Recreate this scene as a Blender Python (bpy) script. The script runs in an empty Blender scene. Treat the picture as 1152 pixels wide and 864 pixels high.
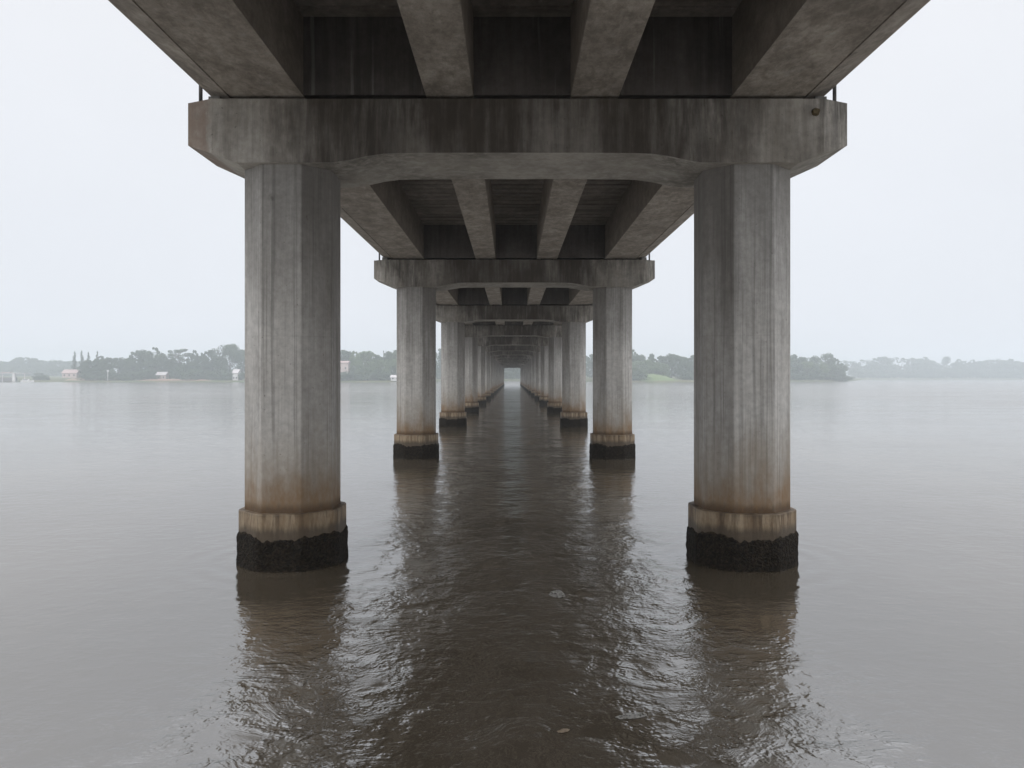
import bpy, bmesh, math, random
from mathutils import Vector, noise as mnoise
R = math.radians
sc = bpy.context.scene
col = sc.collection

# ------------------------------------------------------------------ camera
H = 2.89
F = 850.0                      # focal length in pixels of the 1152 wide photograph
cam_d = bpy.data.cameras.new("camera")
cam = bpy.data.objects.new("camera", cam_d)
col.objects.link(cam)
cam.location = (0, 0, H)
cam.rotation_euler = (R(90), 0, 0)
cam_d.sensor_width = 36
cam_d.lens = 36 * F / 1152
cam_d.shift_y = -7.5 / 1152
cam_d.clip_start = 0.1
cam_d.clip_end = 6000
sc.camera = cam

# ------------------------------------------------------------------ world, sun, exposure
SUN_EL, SUN_AZ = 46, 184       # high veiled sun, behind the camera
w = bpy.data.worlds.new("World")
sc.world = w
w.use_nodes = True
nt = w.node_tree
bg = nt.nodes["Background"]
sky = nt.nodes.new("ShaderNodeTexSky")
sky.sky_type = 'NISHITA'
sky.sun_disc = False
sky.sun_elevation = R(SUN_EL)
sky.sun_rotation = R(SUN_AZ)
sky.air_density = 1.5
sky.dust_density = 4
tc = nt.nodes.new("ShaderNodeTexCoord")
sep = nt.nodes.new("ShaderNodeSeparateXYZ")
nt.links.new(tc.outputs["Generated"], sep.inputs[0])
ramp = nt.nodes.new("ShaderNodeValToRGB")
ramp.color_ramp.elements[0].position = 0.0
ramp.color_ramp.elements[0].color = (0.725, 0.76, 0.825, 1)
ramp.color_ramp.elements[1].position = 0.9
ramp.color_ramp.elements[1].color = (1.78, 1.85, 1.98, 1)
e = ramp.color_ramp.elements.new(0.12); e.color = (0.745, 0.77, 0.825, 1)
e = ramp.color_ramp.elements.new(0.46); e.color = (0.79, 0.80, 0.83, 1)
nt.links.new(sep.outputs["Z"], ramp.inputs[0])
cn = nt.nodes.new("ShaderNodeTexNoise")
cn.inputs["Scale"].default_value = 1.6
cn.inputs["Detail"].default_value = 4
nt.links.new(tc.outputs["Generated"], cn.inputs["Vector"])
mr = nt.nodes.new("ShaderNodeMapRange")
mr.inputs[1].default_value = 0.3; mr.inputs[2].default_value = 0.7
mr.inputs[3].default_value = 0.955 * 9.6; mr.inputs[4].default_value = 1.045 * 9.6
nt.links.new(cn.outputs[0], mr.inputs[0])
vm = nt.nodes.new("ShaderNodeVectorMath"); vm.operation = 'SCALE'
nt.links.new(ramp.outputs[0], vm.inputs[0]); nt.links.new(mr.outputs[0], vm.inputs["Scale"])
mx = nt.nodes.new("ShaderNodeMix"); mx.data_type = 'RGBA'
mx.inputs[0].default_value = 0.95      # closed cloud deck over the sky
nt.links.new(sky.outputs[0], mx.inputs[6])
nt.links.new(vm.outputs[0], mx.inputs[7])
nt.links.new(mx.outputs[2], bg.inputs[0])
bg.inputs[1].default_value = 0.1

sd = bpy.data.lights.new("sun", 'SUN')
sd.energy = 1.5
sd.angle = R(50)
sd.color = (1.0, 0.97, 0.93)
sun = bpy.data.objects.new("sun", sd)
col.objects.link(sun)
az = R(SUN_AZ)
dirv = Vector((math.sin(az) * math.cos(R(SUN_EL)), math.cos(az) * math.cos(R(SUN_EL)), math.sin(R(SUN_EL))))
sun.rotation_euler = dirv.to_track_quat('Z', 'Y').to_euler()

sc.view_settings.view_transform = 'Standard'
sc.view_settings.look = 'None'
sc.view_settings.gamma = 1
sc.view_settings.use_curve_mapping = False
sc.view_settings.exposure = 0.25
sc.render.engine = 'CYCLES'
cy = sc.cycles
cy.use_denoising = True
cy.max_bounces = 12
cy.diffuse_bounces = 5
cy.glossy_bounces = 3
cy.transparent_max_bounces = 8
cy.volume_bounces = 8
cy.sample_clamp_indirect = 4
cy.caustics_reflective = True
cy.caustics_refractive = False

# ------------------------------------------------------------------ helpers
def tag(o, label=None, cat=None, group=None, kind=None):
    if label: o["label"] = label
    if cat: o["category"] = cat
    if group: o["group"] = group
    if kind: o["kind"] = kind
    return o

def empty(name, loc=(0, 0, 0), rz=0):
    o = bpy.data.objects.new(name, None)
    col.objects.link(o)
    o.location = loc
    o.rotation_euler = (0, 0, rz)
    o.empty_display_size = 0.3
    return o

def mesh_obj(name, data, mat, parent=None, loc=(0, 0, 0)):
    o = bpy.data.objects.new(name, data)
    col.objects.link(o)
    if mat is not None and len(data.materials) == 0:
        data.materials.append(mat)
    o.parent = parent
    o.location = loc
    return o

def from_bm(bm, name, smooth=False):
    bmesh.ops.recalc_face_normals(bm, faces=bm.faces[:])
    me = bpy.data.meshes.new(name)
    bm.to_mesh(me); bm.free()
    if smooth:
        for p in me.polygons: p.use_smooth = True
    return me

def obj(name, bm, mat, parent=None, loc=(0, 0, 0), smooth=False):
    return mesh_obj(name, from_bm(bm, name, smooth), mat, parent, loc)

def add_box(bm, x0, x1, y0, y1, z0, z1, bev=0.0):
    vs = [bm.verts.new((x, y, z)) for z in (z0, z1) for y in (y0, y1) for x in (x0, x1)]
    fs = [(0, 2, 3, 1), (4, 5, 7, 6), (0, 1, 5, 4), (2, 6, 7, 3), (0, 4, 6, 2), (1, 3, 7, 5)]
    faces = [bm.faces.new([vs[i] for i in f]) for f in fs]
    if bev:
        edges = list({e for f in faces for e in f.edges})
        bmesh.ops.bevel(bm, geom=edges, offset=bev, segments=2, affect='EDGES', profile=0.6)

def prism(bm, pts, z0, z1, top_scale=1.0):
    n = len(pts)
    a = [bm.verts.new((x, y, z0)) for x, y in pts]
    b = [bm.verts.new((x * top_scale, y * top_scale, z1)) for x, y in pts]
    for i in range(n):
        bm.faces.new((a[i], a[(i + 1) % n], b[(i + 1) % n], b[i]))
    bm.faces.new(a[::-1]); bm.faces.new(b)

def extrude_x(bm, prof, x0, x1):
    """profile of (y,z) swept along x"""
    n = len(prof)
    a = [bm.verts.new((x0, y, z)) for y, z in prof]
    b = [bm.verts.new((x1, y, z)) for y, z in prof]
    for i in range(n):
        bm.faces.new((a[i], a[(i + 1) % n], b[(i + 1) % n], b[i]))
    bm.faces.new(a[::-1]); bm.faces.new(b)

def extrude_y(bm, prof, y0, y1, bev=0.0):
    n = len(prof)
    a = [bm.verts.new((x, y0, z)) for x, z in prof]
    b = [bm.verts.new((x, y1, z)) for x, z in prof]
    for i in range(n):
        bm.faces.new((a[i], a[(i + 1) % n], b[(i + 1) % n], b[i]))
    bm.faces.new(a[::-1]); bm.faces.new(b)
    if bev:
        bm.edges.ensure_lookup_table()
        es = [e for e in bm.edges if abs(e.verts[0].co.y - e.verts[1].co.y) > 0.5]
        bmesh.ops.bevel(bm, geom=es, offset=bev, segments=2, affect='EDGES', profile=0.5)

def PX(px, D):
    return (px - 576) * D / F

def PZ(py, D):
    return H + (424.5 - py) * D / F

# ------------------------------------------------------------------ node helper
class NT:
    def __init__(s, name):
        s.m = bpy.data.materials.new(name)
        s.m.use_nodes = True
        s.t = s.m.node_tree
        s.b = s.t.nodes["Principled BSDF"]
        s.geo = s.t.nodes.new("ShaderNodeNewGeometry")
        s.pos = s.geo.outputs["Position"]
    def link(s, a, b): s.t.links.new(a, b)
    def put(s, sock, v):
        if hasattr(v, "is_output"): s.link(v, sock)
        else: sock.default_value = v
    def n(s, kind): return s.t.nodes.new(kind)
    def mul_vec(s, v, xyz):
        k = s.n("ShaderNodeVectorMath"); k.operation = 'MULTIPLY'
        s.put(k.inputs[0], v); k.inputs[1].default_value = xyz
        return k.outputs[0]
    def add_vec(s, v, u):
        k = s.n("ShaderNodeVectorMath"); k.operation = 'ADD'
        s.put(k.inputs[0], v); s.put(k.inputs[1], u)
        return k.outputs[0]
    def noise(s, v, scale, detail=5, rough=0.55, dist=0.0, color=False):
        k = s.n("ShaderNodeTexNoise")
        s.put(k.inputs["Vector"], v)
        k.inputs["Scale"].default_value = scale
        k.inputs["Detail"].default_value = detail
        k.inputs["Roughness"].default_value = rough
        k.inputs["Distortion"].default_value = dist
        return k.outputs["Color" if color else 0]
    def math(s, op, a, b=None, c=None):
        k = s.n("ShaderNodeMath"); k.operation = op
        s.put(k.inputs[0], a)
        if b is not None: s.put(k.inputs[1], b)
        if c is not None: s.put(k.inputs[2], c)
        return k.outputs[0]
    def rng(s, v, a, b, c=0.0, d=1.0, smooth=True):
        k = s.n("ShaderNodeMapRange")
        k.interpolation_type = 'SMOOTHSTEP' if smooth else 'LINEAR'
        s.put(k.inputs[0], v)
        for i, q in enumerate((a, b, c, d)): s.put(k.inputs[i + 1], q)
        return k.outputs[0]
    def mix(s, f, a, b, mode='MIX'):
        k = s.n("ShaderNodeMix"); k.data_type = 'RGBA'; k.blend_type = mode
        s.put(k.inputs[0], f)
        s.put(k.inputs[6], a if hasattr(a, "is_output") else (*a, 1))
        s.put(k.inputs[7], b if hasattr(b, "is_output") else (*b, 1))
        return k.outputs[2]
    def xyz(s, v):
        k = s.n("ShaderNodeSeparateXYZ"); s.put(k.inputs[0], v)
        return k.outputs
    def bump(s, h, dist, strength=1.0, normal=None):
        k = s.n("ShaderNodeBump")
        k.inputs["Strength"].default_value = strength
        k.inputs["Distance"].default_value = dist
        s.put(k.inputs["Height"], h)
        if normal is not None: s.link(normal, k.inputs["Normal"])
        return k.outputs[0]
    def done(s, color, rough, normal=None, spec=0.3):
        s.put(s.b.inputs["Base Color"], color if hasattr(color, "is_output") else (*color, 1))
        s.put(s.b.inputs["Roughness"], rough)
        s.b.inputs["Specular IOR Level"].default_value = spec
        if normal is not None: s.link(normal, s.b.inputs["Normal"])
        return s.m

def concrete(name, light, dark, stain=0.5, boards=0.0, tide=False, streak=(2.2, 2.2, 0.16), rust=False,
             soft_mottle=0.0, thr=0.52, planks=False, upper=False, shade_grime=False):
    k = NT(name)
    blot = k.noise(k.pos, 0.9, 7, 0.6)
    sv = k.mul_vec(k.pos, streak)
    st = k.noise(sv, 1.3, 8, 0.62)
    fine = k.noise(k.pos, 9, 8, 0.7)
    c = k.mix(k.rng(k.math('ADD', k.math('MULTIPLY', blot, 0.5), k.math('MULTIPLY', st, 0.5)), 0.38, 0.62), dark, light)
    # fine speckle of the cement skin
    sp = k.rng(fine, 0.3, 0.7, 0.84, 1.12)
    kk = k.n("ShaderNodeVectorMath"); kk.operation = 'SCALE'
    k.link(c, kk.inputs[0]); k.link(sp, kk.inputs["Scale"])
    c = kk.outputs[0]
    hgt = k.math('MULTIPLY', fine, 0.4)
    # runs of soot and mould with their own ragged shapes
    st2 = k.noise(k.mul_vec(k.add_vec(k.pos, (7.3, 3.1, 2.0)), streak), 2.6, 8, 0.68, 0.3)
    big = k.noise(k.add_vec(k.pos, (3.0, 9.0, 4.0)), 0.45, 3)
    m = k.math('MULTIPLY', k.rng(st2, thr - 0.16, thr + 0.18), k.rng(big, 0.3, 0.62))
    c = k.mix(k.math('MULTIPLY', m, stain), c, (0.035, 0.031, 0.027))
    por = k.noise(k.mul_vec(k.pos, (1, 1, 0.7)), 26, 2, 0.5)
    c = k.mix(k.rng(por, 0.70, 0.76, 0, 0.55), c, (0.07, 0.06, 0.05))
    scab = k.noise(k.mul_vec(k.add_vec(k.pos, (11, 2, 6)), (1, 1, 0.7)), 2.3, 6, 0.6)
    c = k.mix(k.rng(scab, 0.68, 0.74, 0, 0.5), c, (0.10, 0.085, 0.07))
    # pale lime runs
    st3 = k.noise(k.mul_vec(k.add_vec(k.pos, (1.7, 5.9, 0)), (streak[0] * 2.2, streak[1] * 2.2, streak[2])), 1.7, 6, 0.6)
    c = k.mix(k.math('MULTIPLY', k.rng(st3, 0.6, 0.72), 0.28), c, (0.42, 0.41, 0.38))
    if boards:
        bl = k.noise(k.mul_vec(k.pos, (1, 1, 0.012)), 16, 3, 0.7)
        c = k.mix(k.math('MULTIPLY', k.rng(bl, 0.5, 0.66), boards * 0.4), c, (0.10, 0.095, 0.088))
        hgt = k.math('ADD', hgt, k.math('MULTIPLY', bl, 0.9))
    if soft_mottle:
        mo = k.noise(k.mul_vec(k.pos, (1.6, 0.9, 1)), 1.9, 12, 0.76, 0.25)
        c = k.mix(k.math('MULTIPLY', k.rng(k.math('ADD', k.math('MULTIPLY', mo, 0.55), k.math('MULTIPLY', k.noise(k.mul_vec(k.pos, (1, 0.5, 1)), 7.5, 10, 0.8, 0.3), 0.45)), 0.40, 0.60), soft_mottle), c, (0.10, 0.082, 0.064))
        mo2 = k.noise(k.add_vec(k.pos, (20, 4, 9)), 3.5, 7, 0.7, 0.4)
        c = k.mix(k.math('MULTIPLY', k.rng(mo2, 0.56, 0.7), soft_mottle * 0.6), c, (0.34, 0.32, 0.28))
    z = k.xyz(k.pos)[2]
    nx, ny, nz = k.xyz(k.geo.outputs["Normal"])
    px_, py_, pz_ = k.xyz(k.pos)
    if soft_mottle:      # webs of the girders darker and browner than the undersides
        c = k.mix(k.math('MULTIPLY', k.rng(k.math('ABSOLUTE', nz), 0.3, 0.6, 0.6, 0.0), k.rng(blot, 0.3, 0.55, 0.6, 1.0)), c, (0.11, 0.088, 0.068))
    if shade_grime:       # shade over the middle of the crosshead painted in, mixed with grime streaks
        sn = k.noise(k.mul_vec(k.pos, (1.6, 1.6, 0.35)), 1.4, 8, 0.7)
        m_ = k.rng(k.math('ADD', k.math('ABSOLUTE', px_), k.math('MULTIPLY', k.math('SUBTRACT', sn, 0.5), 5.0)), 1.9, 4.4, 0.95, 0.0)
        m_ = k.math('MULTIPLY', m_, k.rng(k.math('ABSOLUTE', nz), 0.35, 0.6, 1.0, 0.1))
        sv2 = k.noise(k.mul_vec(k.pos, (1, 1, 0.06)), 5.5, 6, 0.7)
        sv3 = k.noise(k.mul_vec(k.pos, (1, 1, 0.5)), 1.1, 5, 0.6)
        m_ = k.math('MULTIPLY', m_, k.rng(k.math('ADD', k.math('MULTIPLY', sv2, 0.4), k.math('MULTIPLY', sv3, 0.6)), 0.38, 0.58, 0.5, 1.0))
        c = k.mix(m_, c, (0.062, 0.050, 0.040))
        c = k.mix(k.rng(nz, -0.5, -0.8, 0.0, 0.22), c, (0.44, 0.41, 0.35))  # soffit colour lightened to stand for light bounced off the water
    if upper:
        # the faces turned to the centre line are browner, more so higher up
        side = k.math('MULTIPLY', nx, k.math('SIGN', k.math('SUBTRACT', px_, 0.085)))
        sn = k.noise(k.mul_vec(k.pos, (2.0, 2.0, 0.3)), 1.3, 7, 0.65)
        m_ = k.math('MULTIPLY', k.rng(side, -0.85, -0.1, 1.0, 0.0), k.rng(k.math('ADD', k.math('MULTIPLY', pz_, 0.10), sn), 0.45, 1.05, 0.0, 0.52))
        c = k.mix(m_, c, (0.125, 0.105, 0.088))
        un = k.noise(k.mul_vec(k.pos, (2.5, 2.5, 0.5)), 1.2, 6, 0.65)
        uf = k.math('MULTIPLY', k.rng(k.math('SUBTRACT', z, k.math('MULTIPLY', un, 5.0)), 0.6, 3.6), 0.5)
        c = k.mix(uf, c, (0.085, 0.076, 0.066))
        # faint pour joint
        zj = k.math('ABSOLUTE', k.math('SUBTRACT', z, k.math('ADD', 3.45, k.math('MULTIPLY', big, 0.15))))
        c = k.mix(k.math('MULTIPLY', k.rng(zj, 0.0, 0.012, 1.0, 0.0), 0.10), c, (0.06, 0.055, 0.05))
    if tide:
        tn = k.noise(k.mul_vec(k.pos, (1.8, 1.8, 0.7)), 1.6, 6, 0.62)
        tn2 = k.noise(k.mul_vec(k.pos, (3, 3, 1.2)), 3.5, 7, 0.7)
        zz = k.math('ADD', z, k.math('MULTIPLY', k.math('SUBTRACT', tn, 0.5), 1.5))
        c = k.mix(k.rng(zz, 0.9, 2.5, 0.72, 0.0), c, (0.25, 0.195, 0.135))
        c = k.mix(k.math('MULTIPLY', k.rng(zz, 0.85, 1.5, 1.0, 0.0), k.rng(tn2, 0.25, 0.65, 0.35, 0.9)), c, (0.215, 0.130, 0.066))
        zz2 = k.math('ADD', z, k.math('MULTIPLY', k.math('SUBTRACT', tn2, 0.5), 0.25))
        c = k.mix(k.math('MULTIPLY', k.rng(zz2, 0.88, 1.02, 1.0, 0.0), 0.7), c, (0.075, 0.045, 0.024))
    if rust:
        s3 = k.xyz(k.pos)
        rn = k.noise(k.pos, 5, 7, 0.7)
        edge = k.math('ADD', s3[0], k.math('MULTIPLY', rn, 0.35))
        a = k.rng(edge, -4.40, -4.30, 1.0, 0.0)
        b = k.rng(s3[1], 12.6, 12.8, 1.0, 0.0)
        c = k.mix(k.math('MULTIPLY', k.math('MULTIPLY', a, b), k.rng(rn, 0.3, 0.6, 0.25, 0.7)), c, (0.20, 0.14, 0.105))
    if planks:
        wv = k.n("ShaderNodeTexNoise"); k.put(wv.inputs["Vector"], k.mul_vec(k.pos, (0.15, 1.0, 1)))
        wv.inputs["Scale"].default_value = 2.4; wv.inputs["Detail"].default_value = 6
        c = k.mix(k.rng(wv.outputs[0], 0.45, 0.7, 0, 0.6), c, (0.08, 0.065, 0.05))
    nrm = k.bump(hgt, 0.012, 0.7)
    return k.done(c, 0.85, nrm, 0.25)

M = {}
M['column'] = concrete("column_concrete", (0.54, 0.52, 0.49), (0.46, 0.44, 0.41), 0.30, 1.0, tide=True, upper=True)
M['cap'] = concrete("cap_concrete", (0.45, 0.42, 0.375), (0.27, 0.245, 0.21), 0.85, 0.35, rust=True, streak=(2.6, 2.6, 0.3), thr=0.46, shade_grime=True)
M['girder'] = concrete("girder_concrete", (0.41, 0.365, 0.31), (0.29, 0.255, 0.215), 0.40, 0.0, streak=(1.2, 0.7, 1.2), soft_mottle=0.62, thr=0.56)
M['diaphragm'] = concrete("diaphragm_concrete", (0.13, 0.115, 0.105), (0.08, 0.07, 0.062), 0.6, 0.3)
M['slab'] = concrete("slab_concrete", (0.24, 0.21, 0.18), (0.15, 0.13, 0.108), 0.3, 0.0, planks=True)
M['barrier'] = concrete("barrier_concrete", (0.36, 0.35, 0.33), (0.24, 0.23, 0.21), 0.5, 0.0)

def footing_mat():
    k = NT("footing_concrete")
    n1 = k.noise(k.mul_vec(k.pos, (4, 4, 0.8)), 1.5, 7, 0.65)
    n2 = k.noise(k.mul_vec(k.pos, (3, 3, 0.35)), 2.1, 8, 0.7, 0.5)
    n3 = k.noise(k.pos, 14, 7, 0.7)
    c = k.mix(k.rng(n1, 0.35, 0.65), (0.21, 0.14, 0.078), (0.37, 0.29, 0.195))
    c = k.mix(k.math('MULTIPLY', k.rng(n2, 0.44, 0.64), 0.85), c, (0.085, 0.050, 0.024))
    z = k.xyz(k.pos)[2]
    zz = k.math('ADD', z, k.math('MULTIPLY', k.math('SUBTRACT', n1, 0.5), 0.22))
    c = k.mix(k.rng(zz, 0.56, 0.70, 0.85, 0.0), c, (0.06, 0.045, 0.03))
    zt = k.math('ADD', z, k.math('MULTIPLY', k.math('SUBTRACT', n2, 0.5), 0.2))
    c = k.mix(k.rng(zt, 0.78, 0.88, 0.0, 0.6), c, (0.05, 0.032, 0.02))
    c = k.mix(k.rng(n3, 0.3, 0.7, 0.0, 0.25), c, (0.12, 0.09, 0.06))
    return k.done(c, 0.6, k.bump(n3, 0.015, 0.8), 0.4)
M['footing'] = footing_mat()

def growth_mat():
    k = NT("wet_mussel_growth")
    n = k.noise(k.pos, 22, 8, 0.75)
    v = k.n("ShaderNodeTexVoronoi"); k.put(v.inputs["Vector"], k.pos); v.inputs["Scale"].default_value = 34
    c = k.mix(k.rng(n, 0.4, 0.66), (0.010, 0.008, 0.006), (0.040, 0.030, 0.020))
    b = k.noise(k.pos, 45, 3, 0.6)
    c = k.mix(k.rng(b, 0.64, 0.74, 0, 0.6), c, (0.16, 0.13, 0.09))
    z = k.xyz(k.pos)[2]
    zz = k.math('ADD', z, k.math('MULTIPLY', k.math('SUBTRACT', n, 0.5), 0.25))
    c = k.mix(k.rng(zz, 0.47, 0.56, 0, 0.6), c, (0.05, 0.035, 0.018))
    h = k.math('ADD', k.math('MULTIPLY', v.outputs[0], 0.8), n)
    return k.done(c, 0.8, k.bump(h, 0.03, 1.0), 0.15)
M['growth'] = growth_mat()

def plain(name, c1, c2, scale=2.0, rough=0.7, spec=0.3):
    k = NT(name)
    n = k.noise(k.pos, scale, 6, 0.6)
    return k.done(k.mix(k.rng(n, 0.35, 0.65), c1, c2), rough, k.bump(n, 0.01, 0.4), spec)
M['pipe'] = plain("dull_pipe", (0.10, 0.10, 0.10), (0.17, 0.16, 0.15), 8, 0.55)
M['pad'] = plain("bearing_rubber", (0.02, 0.02, 0.02), (0.05, 0.045, 0.04), 10, 0.8)
M['white_wall'] = plain("white_render", (0.48, 0.47, 0.46), (0.56, 0.55, 0.54), 0.6)
M['pink_wall'] = plain("pinkish_render", (0.40, 0.32, 0.30), (0.46, 0.38, 0.35), 0.6)
M['pink_roof'] = plain("pinkish_roof_tiles", (0.34, 0.25, 0.235), (0.40, 0.30, 0.28), 0.8)
M['pale_roof'] = plain("pale_metal_roof", (0.42, 0.39, 0.39), (0.52, 0.48, 0.48), 0.5)
M['glass'] = plain("dark_window_glass", (0.03, 0.035, 0.04), (0.05, 0.055, 0.06), 1.0, 0.15, 0.5)
M['mast'] = plain("dark_mast_steel", (0.06, 0.055, 0.055), (0.09, 0.08, 0.08), 3)
M['bark'] = plain("grey_brown_bark", (0.07, 0.055, 0.04), (0.12, 0.10, 0.08), 1.5, 0.9, 0.2)
M['foam'] = None

def leaf_mat(name, a, b, c3):
    k = NT(name)
    oi = k.n("ShaderNodeObjectInfo")
    n = k.noise(k.pos, 0.35, 4, 0.6)
    c = k.mix(k.rng(n, 0.35, 0.65), a, b)
    n2 = k.noise(k.pos, 1.4, 3, 0.6)
    c = k.mix(k.rng(n2, 0.5, 0.75, 0, 0.6), c, c3)
    c = k.mix(k.math('MULTIPLY', oi.outputs["Random"], 0.45), c, c3)
    return k.done(c, 0.75, None, 0.2)
M['leaf'] = leaf_mat("broadleaf_foliage", (0.040, 0.062, 0.030), (0.062, 0.088, 0.042), (0.085, 0.108, 0.055))
M['leaf_pale'] = leaf_mat("pale_foliage", (0.075, 0.115, 0.045), (0.11, 0.15, 0.06), (0.13, 0.16, 0.075))
M['needle'] = leaf_mat("conifer_foliage", (0.030, 0.050, 0.030), (0.045, 0.065, 0.035), (0.06, 0.075, 0.045))

# ------------------------------------------------------------------ water
AX = 0.085                                   # the bridge's own centre line
COLX = 3.55
def water_mat():
    k = NT("muddy_river_water")
    # eddies: the ripple pattern is wound round a few vortex centres shed by the piers
    v = k.pos
    vort = [(-2.05, 6.9, 0.42, 1.7), (-1.35, 7.7, 0.5, -1.5), (-1.0, 9.9, 0.7, 1.3), (1.75, 7.1, 0.42, -1.6),
            (2.45, 6.4, 0.4, 1.6), (1.3, 8.7, 0.6, 1.3), (-2.5, 9.0, 0.35, 1.2), (2.1, 11.0, 0.5, -1.3),
            (-0.2, 6.2, 0.5, -1.1), (-2.6, 5.9, 0.45, -1.4), (0.4, 12.6, 0.9, 1.1), (1.4, 5.9, 0.4, 1.3)]
    wc = k.noise(k.pos, 0.8, 3, 0.5, color=True)
    wk = k.n("ShaderNodeVectorMath"); wk.operation = 'MULTIPLY_ADD'
    k.link(wc, wk.inputs[0]); wk.inputs[1].default_value = (0.8, 0.8, 0); wk.inputs[2].default_value = (-0.4, -0.4, 0)
    v = k.add_vec(v, wk.outputs[0])
    for (cx, cyy, s, a) in vort:
        a *= 0.95
        d = k.n("ShaderNodeVectorMath"); d.operation = 'SUBTRACT'
        k.put(d.inputs[0], v); d.inputs[1].default_value = (cx, cyy, 0)
        L = k.n("ShaderNodeVectorMath"); L.operation = 'LENGTH'
        k.link(d.outputs[0], L.inputs[0])
        r = k.math('DIVIDE', L.outputs["Value"], s)
        g = k.math('MULTIPLY', k.math('EXPONENT', k.math('MULTIPLY', k.math('MULTIPLY', r, r), -1.0)), a)
        vr = k.n("ShaderNodeVectorRotate"); vr.rotation_type = 'Z_AXIS'
        k.put(vr.inputs["Vector"], v); vr.inputs["Center"].default_value = (cx, cyy, 0)
        k.link(g, vr.inputs["Angle"])
        v = vr.outputs[0]
    x, y, z = k.xyz(k.pos)
    # turbulence lives between and just outside the two rows of piers
    edge = k.noise(k.pos, 0.35, 3, 0.5)
    ax = k.math('ADD', k.math('ABSOLUTE', k.math('SUBTRACT', x, AX)), k.math('MULTIPLY', k.math('SUBTRACT', edge, 0.5), 3.0))
    ax = k.math('SUBTRACT', ax, k.rng(y, 5.2, 8.6, 1.2, -0.45))
    turb = k.rng(ax, 1.9, 4.3, 1.0, 0.0)
    patch = k.rng(k.noise(k.mul_vec(k.pos, (1, 0.7, 1)), 0.55, 4, 0.6), 0.36, 0.62, 0.25, 1.0)
    turb = k.math('MULTIPLY', turb, patch)
    fleck = k.rng(k.noise(k.add_vec(k.pos, (3, 8, 1)), 2.6, 4, 0.65), 0.38, 0.66, 0.15, 1.5)
    swell = k.noise(k.mul_vec(k.pos, (0.35, 1.0, 1)), 0.5, 4, 0.5)
    broad = k.noise(k.mul_vec(v, (0.6, 1.7, 1)), 1.1, 5, 0.55, 0.4)
    rip = k.noise(k.mul_vec(v, (0.65, 3.4, 1)), 3.2, 5, 0.52, 0.35)
    small = k.noise(k.mul_vec(v, (0.6, 2.8, 1)), 11, 4, 0.6, 0.3)
    micro = k.noise(k.mul_vec(v, (1.0, 2.0, 1)), 34, 3, 0.6, 0.2)
    h = k.math('MULTIPLY', swell, 0.012)
    h = k.math('ADD', h, k.math('MULTIPLY', broad, k.math('MULTIPLY_ADD', turb, 0.026, 0.003)))
    h = k.math('ADD', h, k.math('MULTIPLY', k.math('MULTIPLY', rip, fleck), k.math('MULTIPLY_ADD', turb, 0.0095, 0.0024)))
    h = k.math('ADD', h, k.math('MULTIPLY', k.math('MULTIPLY', small, fleck), k.math('MULTIPLY_ADD', turb, 0.0030, 0.0008)))
    h = k.math('ADD', h, k.math('MULTIPLY', micro, k.math('MULTIPLY_ADD', turb, 0.0014, 0.0001)))
    # bow ripples round the two nearest footings
    for sx in (-1, 1):
        d = k.n("ShaderNodeVectorMath"); d.operation = 'SUBTRACT'
        k.put(d.inputs[0], k.pos); d.inputs[1].default_value = (AX + sx * COLX, 12.0, 0)
        L = k.n("ShaderNodeVectorMath"); L.operation = 'LENGTH'
        k.link(d.outputs[0], L.inputs[0])
        rr = k.math('ADD', L.outputs["Value"], k.math('MULTIPLY', swell, 0.5))
        wv = k.math('SINE', k.math('MULTIPLY', rr, 13.0))
        h = k.math('ADD', h, k.math('MULTIPLY', k.math('MULTIPLY', wv, 0.004), k.rng(L.outputs["Value"], 0.9, 2.4, 1.0, 0.0)))
    nrm = k.bump(h, 1.0, 1.0)
    silt = k.noise(k.mul_vec(k.pos, (0.5, 0.25, 1)), 0.6, 5, 0.6)
    c = k.mix(k.rng(silt, 0.35, 0.65), (0.078, 0.062, 0.042), (0.102, 0.083, 0.060))
    k.b.inputs["IOR"].default_value = 3.2
    # open river beyond the shelter of the piers is roughened by small wind waves
    dist = k.math('ADD', k.math('ABSOLUTE', x), k.math('MULTIPLY', k.math('MAXIMUM', y, 0.0), 0.35))
    wind = k.rng(k.noise(k.mul_vec(k.pos, (0.12, 0.5, 1)), 0.35, 5, 0.6), 0.4, 0.62, 0.0, 0.05)
    rough = k.math('ADD', k.rng(dist, 6.0, 110.0, 0.03, 0.13), k.math('MULTIPLY', wind, k.rng(dist, 5.0, 25.0)))
    return k.done(c, rough, nrm, 0.5)
M['water'] = water_mat()
bm = bmesh.new()
# one sheet, finer near the camera
xs = [-1600, -400, -100, -30, -10, 0, 10, 30, 100, 400, 1600]
ys = [-400, -100, -20, 0, 20, 60, 150, 400, 1500]
g = [[bm.verts.new((x, y, 0)) for x in xs] for y in ys]
for j in range(len(ys) - 1):
    for i in range(len(xs) - 1):
        bm.faces.new((g[j][i], g[j][i + 1], g[j + 1][i + 1], g[j + 1][i]))
tag(obj("river_water", bm, M['water']), kind='structure')

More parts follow.
